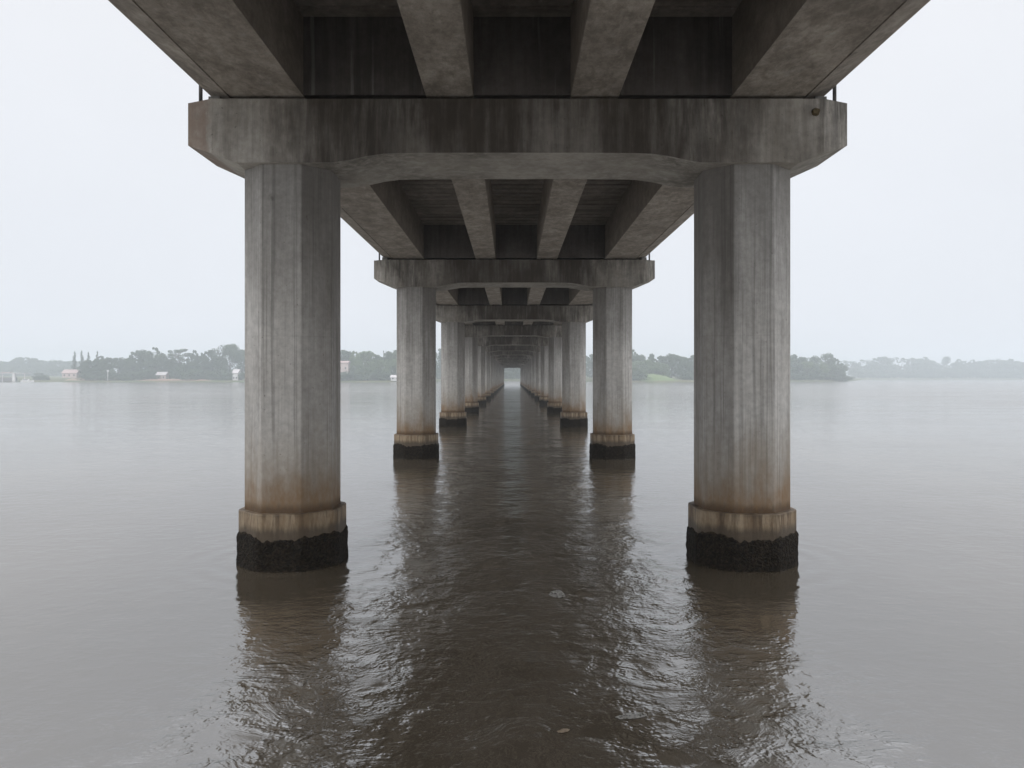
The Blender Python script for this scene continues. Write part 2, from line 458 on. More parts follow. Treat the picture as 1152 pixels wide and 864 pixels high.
# ------------------------------------------------------------------ land
def ground_mat():
    k = NT("river_bank_ground")
    n = k.noise(k.pos, 0.12, 6, 0.65)
    n2 = k.noise(k.pos, 1.1, 5, 0.6)
    c = k.mix(k.rng(n, 0.4, 0.6), (0.06, 0.085, 0.03), (0.12, 0.11, 0.06))
    c = k.mix(k.rng(n2, 0.45, 0.7, 0, 0.5), c, (0.15, 0.12, 0.08))
    return k.done(c, 0.9, None, 0.15)
M['ground'] = ground_mat()
M['grass'] = leaf_mat("bright_grass", (0.11, 0.155, 0.055), (0.145, 0.18, 0.075), (0.10, 0.14, 0.06))
M['sand'] = plain("sandy_earth", (0.26, 0.19, 0.14), (0.34, 0.27, 0.20), 0.3, 0.9)
M['redearth'] = plain("red_earth", (0.20, 0.12, 0.09), (0.27, 0.17, 0.125), 0.3, 0.9)

shore = [(-1600, 520)] + [(PX(p, D), D) for p, D in
         [(-250, 470), (0, 464), (120, 460), (280, 455), (450, 447), (520, 540), (577, 615), (640, 540), (700, 447), (800, 447),
          (888, 500), (930, 520), (950, 548), (962, 640), (972, 860), (1000, 940), (1152, 960), (1500, 960)]] + [(1600, 960)]
def shore_y(x):
    for (a, ya), (b, yb) in zip(shore, shore[1:]):
        if a <= x <= b: return ya + (yb - ya) * (x - a) / (b - a)
    return 600
inl = [(0, -0.6), (0.6, 0.25), (3, 0.8), (14, 1.3), (60, 2.2), (200, 3.5), (520, 5.0)]
bm = bmesh.new()
xs = [-1600 + i * 8 for i in range(401)]
rows = []
for off, z in inl:
    row = []
    for x in xs:
        j = 3.0 * mnoise.noise(Vector((x * 0.03, 0, 3))) + 1.2 * mnoise.noise(Vector((x * 0.2, 1, 3)))
        row.append(bm.verts.new((x, min(shore_y(x) + off + j, 1490), z + (0.15 * mnoise.noise(Vector((x * 0.1, off, 0))) if off else 0))))
    rows.append(row)
for a, b in zip(rows, rows[1:]):
    for i in range(len(xs) - 1):
        bm.faces.new((a[i], a[i + 1], b[i + 1], b[i]))
tag(obj("river_bank_ground", bm, M['ground'], smooth=True), kind='structure')

def ground_z(x, y):
    d = y - shore_y(x)
    for (a, za), (b, zb) in zip(inl, inl[1:]):
        if a <= d <= b: return za + (zb - za) * (d - a) / (b - a)
    return 1.0

def mound(name, px0, px1, D, hfun, depth, mat):
    bm = bmesh.new()
    n, m = 30, 10
    g = []
    for j in range(m + 1):
        r = []
        for i in range(n + 1):
            px = px0 + (px1 - px0) * i / n
            t = j / m
            hz = hfun(i / n) * math.sin(math.pi * min(t * 0.9 + 0.02, 1)) ** 0.8 * (1 + 0.1 * mnoise.noise(Vector((i * .5, j * .5, 0))))
            r.append(bm.verts.new((PX(px, D), D + depth * t, 0.15 + hz)))
        g.append(r)
    for j in range(m):
        for i in range(n):
            bm.faces.new((g[j][i], g[j][i + 1], g[j + 1][i + 1], g[j + 1][i]))
    return tag(obj(name, bm, mat, smooth=True), kind='structure')
mound("grassy_slope_ground", 714, 770, 449.5, lambda t: 4.6 * max(0.0, math.sin(math.pi * min(1, t * 1.0) ** 0.8)) ** 0.9 + 0.2, 30, M['grass'])
mound("sandy_mound_ground", 64, 100, 465, lambda t: 2.6 * math.sin(math.pi * t) ** 0.8 + 0.3, 20, M['sand'])
mound("red_earth_bank_ground", 148, 236, 460.5, lambda t: 1.5 * math.sin(math.pi * t) ** 0.3 + 0.2, 12, M['redearth'])

# ------------------------------------------------------------------ bridge piers
CAP_B, CAP_T = 6.09, 7.04
CW, CD = 0.675, 0.66            # half width and half depth of a column
def octo(hw, hd, c):
    return [(-hw, -hd + c * .93), (-hw + c, -hd), (hw - c, -hd), (hw, -hd + c * .93),
            (hw, hd - c * .93), (hw - c, hd), (-hw + c, hd), (-hw, hd - c * .93)]
def column_mesh():
    bm = bmesh.new()
    prism(bm, octo(CW, CD, 0.375), 0.84, CAP_B + 0.02)
    bm.edges.ensure_lookup_table()
    es = [e for e in bm.edges if abs(e.verts[0].co.z - e.verts[1].co.z) > 1]
    bmesh.ops.bevel(bm, geom=es, offset=0.018, segments=2, affect='EDGES', profile=0.5)
    return from_bm(bm, "column")
def footing_mesh():
    bm = bmesh.new()
    prism(bm, octo(0.775, 0.775, 0.45), -0.6, 0.85, 0.995)
    ve = [e for e in bm.edges if abs(e.verts[0].co.z - e.verts[1].co.z) > 1]
    bmesh.ops.bevel(bm, geom=ve, offset=0.09, segments=4, affect='EDGES', profile=0.5)
    te = [e for e in bm.edges if min(e.verts[0].co.z, e.verts[1].co.z) > 0.8]
    bmesh.ops.bevel(bm, geom=te, offset=0.018, segments=2, affect='EDGES', profile=0.5)
    return from_bm(bm, "footing")
def growth_mesh(seed=3, nu=190, nv=32):
    rnd = random.Random(seed)
    pts = octo(0.778, 0.778, 0.450)
    per = []
    for i in range(8):
        a, b = Vector(pts[i]), Vector(pts[(i + 1) % 8])
        L = (b - a).length
        per.append((a, b, L))
    tot = sum(p[2] for p in per)
    def at(s):
        s = s % tot
        for a, b, L in per:
            if s <= L: return a + (b - a) * (s / L)
            s -= L
        return per[-1][1]
    bm = bmesh.new()
    g = []
    for j in range(nv + 1):
        r = []
        t = j / nv
        for i in range(nu):
            p = at(tot * i / nu)
            topz = 0.495 + 0.08 * mnoise.noise(Vector((p.x * 3, p.y * 3, 5))) + 0.045 * mnoise.noise(Vector((p.x * 14, p.y * 14, 2)))
            z = -0.4 + (topz + 0.4) * t
            d = 0.002 + 0.014 * rnd.random() + 0.022 * max(0, mnoise.noise(Vector((p.x * 7, p.y * 7, z * 7)))) + 0.02 * (1 - t) ** 1.5
            if j == nv: d = -0.03
            elif j == nv - 1: d *= 0.6
            q = p.normalized() * (min(p.length, 0.836) + d)
            r.append(bm.verts.new((q.x, q.y, z + (rnd.random() - .5) * 0.01)))
        g.append(r)
    for j in range(nv):
        for i in range(nu):
            bm.faces.new((g[j][i], g[j][(i + 1) % nu], g[j + 1][(i + 1) % nu], g[j + 1][i]))
    return from_bm(bm, "marine_growth")
def cap_mesh():
    # stations along x: (x, bottom z, half depth)
    half = [(0, 6.235, .75), (0.9, 6.235, .75), (1.75, 6.23, .75), (2.0, 6.22, .75), (2.25, 6.185, .75), (2.5, 6.13, .75),
            (2.72, 6.095, .75), (2.85, CAP_B, .75), (4.20, CAP_B, .75), (4.56, 6.225, .75), (4.99, 6.40, .56)]
    st = [(-x, z, d) for x, z, d in half[::-1]][:-1] + half
    bm = bmesh.new()
    rings = []
    for x, z, d in st:
        rings.append([bm.verts.new((x, -d, z)), bm.verts.new((x, d, z)), bm.verts.new((x, d, CAP_T)), bm.verts.new((x, -d, CAP_T))])
    for a, b in zip(rings, rings[1:]):
        for i in range(4):
            bm.faces.new((a[i], a[(i + 1) % 4], b[(i + 1) % 4], b[i]))
    bm.faces.new(rings[0]); bm.faces.new(rings[-1][::-1])
    bm.edges.ensure_lookup_table()
    es = [e for e in bm.edges if len(e.link_faces) == 2 and e.calc_face_angle(0) > R(25)]
    bmesh.ops.bevel(bm, geom=es, offset=0.02, segments=2, affect='EDGES', profile=0.5)
    return from_bm(bm, "pier_cap")
me_col, me_foot, me_grow, me_cap = column_mesh(), footing_mesh(), growth_mesh(), cap_mesh()
GIRD = [(-4.745, -3.2), (-1.375, -0.66), (0.79, 1.52), (3.2, 4.745)]
def pad_mesh(w):
    bm = bmesh.new(); add_box(bm, -w, w, -0.62, 0.62, 0, 0.05, 0.008)
    return from_bm(bm, "bearing_pad")
me_pads = [pad_mesh(0.4), pad_mesh(0.22), pad_mesh(0.22), pad_mesh(0.4)]
bm = bmesh.new(); add_box(bm, -0.09, 0.09, -0.5, 0.5, 0, 0.13, 0.012)
me_key = from_bm(bm, "restraint_block")

piers = [-39.0, -22.0, -5.0, 12.0, 27.4, 44.4, 61.0] + [61.0 + 17.2 * i for i in range(1, 13)]
ordn = ["nearest", "second", "third", "fourth", "fifth", "sixth", "seventh", "eighth"]
labels = [
    "nearest and largest concrete bridge pier, two octagonal columns under a wide rust-stained cap",
    "second concrete bridge pier from the viewer, framed whole between the two nearest columns",
    "third concrete bridge pier from the viewer, framed between the columns of the second pier",
    "fourth concrete bridge pier from the viewer, just inside the columns of the third pier",
    "fifth concrete bridge pier from the viewer, small and grey with brown-stained bases",
    "sixth concrete bridge pier from the viewer, showing as thin slivers inside the fifth",
]
def make_pier(y):
    p = empty("bridge_pier", (AX, y, 0))
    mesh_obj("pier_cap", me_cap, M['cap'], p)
    for sx in (-1, 1):
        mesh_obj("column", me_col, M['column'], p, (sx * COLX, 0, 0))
        f = mesh_obj("footing", me_foot, M['footing'], p, (sx * COLX, 0, 0))
        mesh_obj("marine_growth", me_grow, M['growth'], f)
        mesh_obj("restraint_block", me_key, M['barrier'], p, (sx * 4.62, 0, CAP_T))
    for (a, b), me in zip(GIRD, me_pads):
        mesh_obj("bearing_pad", me, M['pad'], p, ((a + b) / 2, 0, CAP_T))
    return p
def copy_tree(o, parent=None):
    c = o.copy(); col.objects.link(c); c.parent = parent
    for ch in list(o.children): copy_tree(ch, c)
    return c
proto = make_pier(12.0)
for i, y in enumerate(piers, -3):
    p = proto if i == 0 else copy_tree(proto)
    p.location = (AX, y, 0)
    if i < 0: lab = "concrete bridge pier behind the viewer, out of the picture"
    elif i < len(labels): lab = labels[i]
    elif i == len(piers) - 4: lab = "farthest small concrete pier, framing the pale opening at the end of the bridge"
    else: lab = "tiny distant concrete pier packed in the far end of the row"
    tag(p, lab, "bridge pier", "bridge piers in a row across the river")
# the rusty hole left by a fitting near the right end of the nearest cap
bm = bmesh.new()
bmesh.ops.create_cone(bm, cap_ends=True, segments=12, radius1=0.07, radius2=0.05, depth=0.07)
for v_ in bm.verts: v_.co += Vector((0.01 * random.random(), 0.02 * random.random(), 0))
o = obj("anchor_stub", bm, plain("rusty_stub", (0.05, 0.035, 0.02), (0.12, 0.09, 0.04), 20), proto, (4.43, -0.765, 6.83))
o.rotation_euler = (R(90), 0, 0)

# ------------------------------------------------------------------ bridge spans
GB, SB, ST = 7.09, 8.27, 8.56
def gird_prof(i):
    a, b = GIRD[i]
    if i == 0: return [(a, GB + 0.15), (a + 0.40, GB + 0.02), (a + 0.41, GB + 0.035), (a + 0.44, GB + 0.035), (a + 0.45, GB), (b, GB), (b, SB), (a + 0.15, SB), (a, SB - 0.2)]
    if i == 3: return [(b, GB + 0.15), (b, SB - 0.2), (b - 0.15, SB), (a, SB), (a, GB), (b - 0.45, GB), (b - 0.44, GB + 0.035), (b - 0.41, GB + 0.035), (b - 0.40, GB + 0.02)]
    return [(a, GB), (b, GB), (b, SB), (a, SB)]
def make_span(y0, y1, label):
    L = y1 - y0 - 0.04
    s = empty("bridge_span", (AX, y0 + 0.02, GB))
    Z = lambda z: z - GB
    for i in range(4):
        bm = bmesh.new()
        extrude_y(bm, [(x, Z(z)) for x, z in gird_prof(i)], 0, L, 0.018 if i in (1, 2) else 0)
        obj("girder", bm, M['girder'], s)
    # slab with transverse formwork grooves on its soffit
    prof = []
    n = int(L / 0.48)
    for q in range(n):
        ya = L * q / n; yb = L * (q + 1) / n
        prof += [(ya, Z(SB) + 0.002), (yb - 0.07, Z(SB) + 0.002), (yb - 0.06, Z(SB) + 0.03), (yb - 0.01, Z(SB) + 0.03)]
    prof += [(L, Z(SB) + 0.002), (L, Z(ST)), (0, Z(ST))]
    bm = bmesh.new()
    extrude_x(bm, prof, -5.6, 5.6)
    bmesh.ops.triangulate(bm, faces=[f for f in bm.faces if len(f.verts) > 4])
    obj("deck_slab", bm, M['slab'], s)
    # end diaphragms between the girders
    for yy in (0.42, L - 0.70):
        for (a, b), (c, d) in zip(GIRD, GIRD[1:]):
            bm = bmesh.new()
            add_box(bm, b + 0.001, c - 0.001, yy, yy + 0.28, Z(GB) + 0.02, Z(SB) + 0.001)
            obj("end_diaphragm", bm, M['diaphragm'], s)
    for sx in (-1, 1):
        bm = bmesh.new()
        pr = [(5.62, ST - 0.12), (5.62, ST + 0.86), (5.42, ST + 0.86), (5.36, ST + 0.3), (5.2, ST + 0.15), (5.2, ST + 0.002), (5.6, ST + 0.002), (5.602, ST - 0.12)]
        pts = [(sx * x, Z(z)) for x, z in pr]
        extrude_y(bm, pts if sx > 0 else pts[::-1], 0, L)
        obj("barrier", bm, M['barrier'], s)
        # drain pipe that runs down to the end of the pier cap
        bm = bmesh.new()
        bmesh.ops.create_cone(bm, cap_ends=True, segments=14, radius1=0.028, radius2=0.028, depth=SB - CAP_T)
        obj("drain_pipe", bm, M['pipe'], s, (sx * 4.79, L - 0.56, Z((SB + CAP_T) / 2)), True)
    return tag(s, label, "bridge span", "bridge spans end to end over the river")
ys = [-56.0] + piers
slab = ["overhead concrete bridge span with four girders, ending on the nearest pier",
        "concrete bridge span seen from below between the nearest and the second pier",
        "short view of the bridge span between the second and the third pier",
        "thin strip of the bridge span between the third and the fourth pier"]
for i in range(len(ys) - 1):
    lab = 'concrete bridge span behind the viewer, out of the picture' if i < 3 else slab[i - 3] if i < 7 else "distant concrete bridge span beyond the fourth pier, almost hidden behind pier caps"
    make_span(ys[i], ys[i + 1], lab)

# ------------------------------------------------------------------ foam and flotsam
def foam_mat():
    k = NT("thin_foam")
    n = k.noise(k.pos, 30, 5, 0.7)
    k.put(k.b.inputs["Alpha"], k.rng(n, 0.35, 0.6, 0.25, 0.8))
    return k.done((0.36, 0.35, 0.32), 0.5, k.bump(n, 0.01), 0.3)
M['foam'] = foam_mat()
def foam(px, py, rx, ry, label, name="foam_patch", mat=None, seed=0, rot=0):
    D = H * F / (py - 424.5)
    bm = bmesh.new()
    n = 28
    ring = []
    c = bm.verts.new((0, 0, 0.010))
    for i in range(n):
        a = 2 * math.pi * i / n
        q = 1 + 0.35 * mnoise.noise(Vector((math.cos(a) * 1.6 + seed, math.sin(a) * 1.6, seed)))
        ring.append((bm.verts.new((rx * q * math.cos(a), ry * q * math.sin(a), 0.004)), bm.verts.new((rx * q * math.cos(a) * .6, ry * q * math.sin(a) * .6, 0.009))))
    for i in range(n):
        a, b = ring[i], ring[(i + 1) % n]
        bm.faces.new((a[0], b[0], b[1], a[1])); bm.faces.new((a[1], b[1], c))
    o = obj(name, bm, mat or M['foam'], None, (PX(px, D), D, 0.004), True)
    o.rotation_euler.z = rot
    return tag(o, label, "foam" if name == "foam_patch" else "leaf")
foam(627, 669, 0.105, 0.16, "small pale oval patch of foam floating in the dark water between the piers", seed=1)
foam(712, 806, 0.16, 0.05, "thin ragged streak of pale foam in the ripples left of the right pier reflection", seed=4, rot=0.3)
foam(634, 823, 0.06, 0.03, "small pale leaf floating in the dark water near the bottom edge", "floating_leaf", plain("pale_dead_leaf", (0.2, 0.15, 0.1), (0.3, 0.24, 0.17), 20), 7, 0.5)

# ------------------------------------------------------------------ trees
def leaf_faces(bm, rnd, c, rad, n, s):
    """n leaf clump faces spread through the ellipsoid"""
    for _ in range(n):
        while True:
            d = Vector((rnd.uniform(-1, 1), rnd.uniform(-1, 1), rnd.uniform(-1, 1)))
            if 0.05 < d.length <= 1: break
        d = d.normalized() * (d.length ** 0.45)
        p = Vector((c[0] + d.x * rad[0], c[1] + d.y * rad[1], c[2] + d.z * rad[2]))
        nrm = (d + Vector((rnd.uniform(-1, 1), rnd.uniform(-1, 1), rnd.uniform(-0.3, 1.2))) * 0.8).normalized()
        t = nrm.orthogonal().normalized(); b = nrm.cross(t)
        a = rnd.uniform(0, 6.28)
        t2 = t * math.cos(a) + b * math.sin(a); b2 = nrm.cross(t2)
        q = s * rnd.uniform(0.6, 1.3)
        vs = [bm.verts.new(p + t2 * q * u + b2 * q * w_ * 0.6) for u, w_ in ((-.6, -.3), (0, -.6), (.6, -.2), (.5, .4), (-.2, .6))]
        bm.faces.new(vs)

def limb(bm, p0, p1, r0, r1, seg=6):
    p0, p1 = Vector(p0), Vector(p1)
    d = (p1 - p0).normalized(); t = d.orthogonal().normalized(); b = d.cross(t)
    ra = [bm.verts.new(p0 + (t * math.cos(6.2832 * i / seg) + b * math.sin(6.2832 * i / seg)) * r0) for i in range(seg)]
    rb = [bm.verts.new(p1 + (t * math.cos(6.2832 * i / seg) + b * math.sin(6.2832 * i / seg)) * r1) for i in range(seg)]
    for i in range(seg): bm.faces.new((ra[i], ra[(i + 1) % seg], rb[(i + 1) % seg], rb[i]))
    bm.faces.new(ra[::-1]); bm.faces.new(rb)

# every kind is made at height 1 m and width about 1 m and scaled per tree
def tree_kind(kind, seed):
    rnd = random.Random(seed)
    lf, tr = bmesh.new(), bmesh.new()
    if kind == 'round':
        limb(tr, (0, 0, 0), (0.01, 0, 0.45), 0.035, 0.022)
        lobes = [((0, 0, 0.62), (0.27, 0.27, 0.26))]
        for i in range(14):
            a = rnd.uniform(0, 6.28); r_ = rnd.uniform(0.15, 0.36); z = rnd.uniform(0.12, 0.86)
            k = rnd.uniform(0.13, 0.21)
            r_ *= math.sqrt(max(0.15, 1 - ((z - 0.5) / 0.5) ** 2))
            lobes.append(((r_ * math.cos(a), r_ * math.sin(a), min(z, 1 - k * .8)), (k * 1.15, k * 1.15, k * .85)))
            if i % 2 == 0: limb(tr, (0, 0, 0.22 + 0.02 * i), lobes[-1][0], 0.014, 0.005, 5)
        for i in range(22):
            a = rnd.uniform(0, 6.28); el = rnd.uniform(0.0, 1.45); q = rnd.uniform(0.92, 1.1)
            k = rnd.uniform(0.035, 0.085)
            lobes.append(((0.40 * q * math.cos(el) * math.cos(a), 0.40 * q * math.cos(el) * math.sin(a), 0.52 + (0.44 * q - k * .6) * math.sin(el)), (k, k, k * .8)))
        for c, rd in lobes: leaf_faces(lf, rnd, c, rd, int(30 + 1300 * rd[0]), 0.036)
    elif kind == 'flat':           # umbrella crown in open layers
        limb(tr, (0, 0, 0), (0.02, 0, 0.5), 0.03, 0.02); limb(tr, (0.02, 0, 0.5), (0.0, 0, 0.9), 0.02, 0.006)
        for z, r_, n in ((0.94, 0.34, 6), (0.80, 0.46, 8), (0.66, 0.38, 6), (0.50, 0.36, 5), (0.36, 0.30, 4)):
            for i in range(n):
                a = 6.28 * i / n + rnd.uniform(-.3, .3); q = r_ * rnd.uniform(0.35, 1)
                c = (q * math.cos(a), q * math.sin(a), z + rnd.uniform(-.06, .045))
                limb(tr, (0.01, 0, z - 0.12), c, 0.010, 0.004, 5)
                leaf_faces(lf, rnd, c, (rnd.uniform(.08, .18), rnd.uniform(.08, .18), rnd.uniform(.03, .06)), 90, 0.036)
    elif kind == 'cypress':
        limb(tr, (0, 0, 0), (0, 0, 0.92), 0.02, 0.004)
        for i in range(26):
            t = i / 25
            z = 0.10 + 0.86 * t
            r_ = (0.18 * (1 - t) ** 0.8 + 0.02) * rnd.uniform(0.7, 1.2)
            a = rnd.uniform(0, 6.28)
            leaf_faces(lf, rnd, (r_ * .4 * math.cos(a), r_ * .4 * math.sin(a), z), (r_, r_, 0.035), int(60 * (1 - t) + 22), 0.030)
    elif kind == 'airy':           # tall thin trunk with a loose open crown and gaps
        limb(tr, (0, 0, 0), (0.02, 0.01, 0.55), 0.022, 0.014)
        for i in range(9):
            a = rnd.uniform(0, 6.28); q = rnd.uniform(0.1, 0.42); z = rnd.uniform(0.5, 0.93)
            c = (q * math.cos(a), q * math.sin(a), z)
            limb(tr, (0.02, 0.01, rnd.uniform(0.35, 0.55)), c, 0.010, 0.004, 5)
            k = rnd.uniform(0.07, 0.14)
            leaf_faces(lf, rnd, c, (k * 1.3, k * 1.3, k * .6), int(50 + 500 * k), 0.034)
    elif kind == 'lollipop':
        limb(tr, (0, 0, 0), (0, 0, 0.6), 0.022, 0.014)
        for i in range(9):
            a = rnd.uniform(0, 6.28); q = rnd.uniform(0.0, 0.2); z = rnd.uniform(0.62, 0.88)
            leaf_faces(lf, rnd, (q * math.cos(a), q * math.sin(a), z), (0.15, 0.15, 0.10), 140, 0.036)
    elif kind == 'bush':
        limb(tr, (0, 0, 0), (0, 0, 0.4), 0.04, 0.02)
        for i in range(10):
            a = rnd.uniform(0, 6.28); q = rnd.uniform(0.05, 0.34); z = rnd.uniform(0.12, 0.74)
            q *= (1.15 - z)
            k = rnd.uniform(0.14, 0.24)
            leaf_faces(lf, rnd, (q * math.cos(a) * 1.3, q * math.sin(a) * 1.3, z), (k * 1.3, k * 1.3, k), 170, 0.055)
    a = bpy.data.meshes.new("crown"); lf.to_mesh(a); lf.free()
    return a, from_bm(tr, "trunk")

KINDS = {}
for kind, nvar in (('round', 6), ('flat', 2), ('cypress', 3), ('airy', 4), ('lollipop', 1), ('bush', 4)):
    KINDS[kind] = [tree_kind(kind, 40 + 7 * i + len(kind)) for i in range(nvar)]
leaf_of = {'cypress': 'needle'}
rnd = random.Random(11)
NAMES = {'round': 'broadleaf_tree', 'flat': 'umbrella_tree', 'cypress': 'cypress_tree', 'airy': 'slender_tree', 'lollipop': 'slender_tree', 'bush': 'bush'}
tree_meshes = {}
ORD = ("leftmost second third fourth fifth sixth seventh eighth ninth tenth eleventh twelfth thirteenth fourteenth fifteenth "
       "sixteenth seventeenth eighteenth nineteenth twentieth twenty-first twenty-second twenty-third twenty-fourth twenty-fifth "
       "twenty-sixth twenty-seventh twenty-eighth twenty-ninth thirtieth").split()
SERIES = {}
def tree(kind, px, top, width_px, D, label, group, pale=False, base=None):
    x = PX(px, D)
    zb = ground_z(x, D) - 0.2 if base is None else base
    h = max(2.0, PZ(top, D) - zb)
    wd = width_px * D / F * (1.3 if kind in ('round', 'bush') else 1.1)
    vi = rnd.randrange(len(KINDS[kind]))
    mat = 'leaf_pale' if pale else leaf_of.get(kind, 'leaf')
    key = (kind, vi, mat)
    if key not in tree_meshes:
        cr = KINDS[kind][vi][0].copy(); cr.materials.clear(); cr.materials.append(M[mat])
        tree_meshes[key] = cr
    t = empty(NAMES[kind], (x, D, zb), rnd.uniform(0, 6.28))
    # crowns were modelled about 0.9 wide
    s = (wd / 0.9, wd / 0.9, h)
    for nm, me, m_ in (("crown", tree_meshes[key], M[mat]), ("trunk", KINDS[kind][vi][1], M['bark'])):
        o = mesh_obj(nm, me, m_, t)
        o.scale = s
    if label.startswith("one of the"):
        if 276 < px < 378 or 787 < px < 884:
            label = "tree or bush hidden behind the nearest column, " + ("left" if px < 576 else "right") + " bank"
        else:
            SERIES.setdefault(label, []).append((px, t))
    tag(t, label, "bush" if kind == 'bush' else "tree", group)
    return t

GL = "trees on the far bank left of the bridge"
GR = "trees on the far bank right of the bridge"
GM = "trees seen between the left columns"
GN = "trees seen between the right columns"
GF = "hazy trees on the more distant shores"
# distinct trees on the left bank
for px, top, lab in ((84, 394.5, "leftmost of four narrow dark conifers at the left edge of the near wood"),
                     (92, 394, "second from left of four narrow conifers above the pink-roofed house"),
                     (99.5, 395.5, "third from left of four narrow conifers in the wood on the left bank"),
                     (109.5, 394.5, "rightmost of four narrow conifers, poking out above rounded tree crowns")):
    tree('cypress', px, top, 17, 476, lab, "four narrow conifers on the left bank")
tree('flat', 201, 392.5, 24, 482, "umbrella-shaped tree with layered branches and sky gaps on the left bank", GL)
tree('round', 158, 392.0, 22, 488, "broad dome-crowned tree left of its twin on the left bank", GL)
tree('round', 174.5, 391.0, 19, 484, "dome-crowned tree just left of the umbrella-shaped tree", GL)
tree('round', 259, 386.8, 21, 490, "tallest tree of the left bank, beside the nearest left column", GL)
tree('round', 218, 394.0, 13, 492, "small round-topped tree just right of the umbrella-shaped tree", GL)
tree('round', 239.5, 392.0, 19, 494, "wide tree crown left of the tallest tree on the left bank", GL)
tree('round', 228, 397.0, 14, 488, "mid-height tree between the round-topped tree and the wide crown on the left bank", GL)
lb = "one of the ordinary rounded trees in the hazy wood on the left bank"
for px, top, wd in ((113, 400.5, 16), (122, 402, 16), (134, 400.8, 14), (143, 403, 14), (150, 402, 16), (166, 400, 18), (185, 400.5, 14),
                    (192, 404, 16), (210, 405, 16), (247, 399, 16), (273, 393, 16), (285, 392, 20), (303, 394, 20), (322, 393, 20), (342, 395, 20), (362, 393, 20),
                    (97, 405, 12), (104, 404, 14), (202, 408, 18)):
    tree('round', px, top, wd, rnd.uniform(472, 510), lb, GL)
lbb = "one of the low bushes along the foot of the wood on the left bank"
for i in range(24):
    px = 96 + i * 7.6 + rnd.uniform(-2, 2)
    if 150 < px < 232 and rnd.random() < 0.3: continue
    tree('bush', px, rnd.uniform(413, 419), rnd.uniform(11, 16), rnd.uniform(466, 474), lbb, "bushes on the left bank")
# far shore at the extreme left
lf_ = "one of the hazy trees of the low distant wood at the far left"
for px, top in ((-14, 406), (-4, 405), (6, 406.5), (14, 405.5), (22, 401.5), (30, 402), (38, 402.5), (46, 404.8), (55, 405), (64, 404.5), (72, 405.5), (80, 406), (88, 406.5)):
    tree('round', px, top, 14, rnd.uniform(820, 860), lf_, GF)
for i in range(12):
    tree('bush', -12 + i * 9, rnd.uniform(410, 414), 14, 800, "one of the hazy bushes under the low distant wood at the far left", GF)
tree('bush', 44, 418.5, 13, 478, "rounded bush right of the white boat on the far left shore", GL)
tree('bush', 50, 421, 9, 474, "small low bush beside the rounded bush near the white boat", GL)
# between the left columns
for px, top, wd, lab in ((388, 393.5, 18, "leafy tree behind the pinkish house, just right of the nearest left column"),
                         (399, 395, 16, "leafy tree left of the dip in the skyline, between the left columns"),
                         (413, 393, 21, "dome-shaped tree in the middle of the gap between the left columns"),
                         (425, 399, 16, "lower tree beside the thin mast, between the left columns"),
                         (438, 395, 15, "tree just right of the thin mast, between the left columns"),
                         (448, 393, 18, "tall tree partly behind the left column of the second pier")):
    tree('round', px, top, wd, rnd.uniform(470, 490), lab, GM, pale=px in (413, 399))
for px, top in ((404, 405), (419, 404), (432, 403), (446, 404)):
    tree('round', px, top, 15, 464, "one of the shorter pale trees in front, between the left columns", GM, pale=True)
for px in (386, 396, 405, 415, 424, 433):
    tree('bush', px, rnd.uniform(415, 419), 14, rnd.uniform(455, 459), "one of the waterside bushes between the left columns", "bushes between the left columns")
for px, top in ((463, 394), (480, 393), (496, 392.5), (512, 394), (530, 397), (636, 396), (652, 397), (668, 398), (684, 396)):
    tree('round', px, top, 20, shore_y(PX(px, 520)) + 35, "one of the trees showing in the slits between the columns of the far piers", "trees showing between the far columns")
# seen through the end of the bridge
for i in range(9):
    tree('round', 557 + i * 5, 405 + rnd.uniform(-2, 2), 16, rnd.uniform(650, 700), "one of the blue-grey trees closing the opening at the end of the bridge", "trees behind the end of the bridge")
for i in range(7):
    tree('bush', 560 + i * 6, 416, 12, 632, "one of the bushes closing the opening at the end of the bridge", "bushes behind the end of the bridge")
# between the right columns
for px, top, wd, lab in ((711, 392.5, 14, "tall tree touching the right column of the second pier"),
                         (720, 399, 14, "tree left of the small pointed tree, between the right columns"),
                         (733, 397.5, 8, "small pointed tree crown rising above its neighbours between the right columns"),
                         (744, 400, 14, "tree above the grassy slope, between the right columns"),
                         (755.5, 396.5, 17, "highest broad tree in the gap between the right columns"),
                         (767, 399.5, 14, "rounded tree right of the highest tree, between the right columns"),
                         (781, 399, 15, "tree half hidden by the nearest right column")):
    tree('round', px, top, wd, rnd.uniform(484, 500), lab, GN)
for px, top in ((709, 406), (719, 405), (729, 404), (738, 407), (745, 408), (773, 407), (782, 406)):
    tree('round', px, top, 14, rnd.uniform(480, 486), "one of the shorter trees filling the gap between the right columns", GN, pale=px < 746)
for px in (706, 714, 722, 772, 780):
    tree('bush', px, rnd.uniform(415, 419), 13, 462 if px > 750 else 453, "one of the waterside bushes between the right columns", "bushes between the right columns")
for px, top in ((798, 398), (815, 399), (832, 397), (850, 399), (868, 398), (884, 399)):
    tree('round', px, top, 20, 520, "one of the trees on the right bank hidden behind the nearest right column", GR)
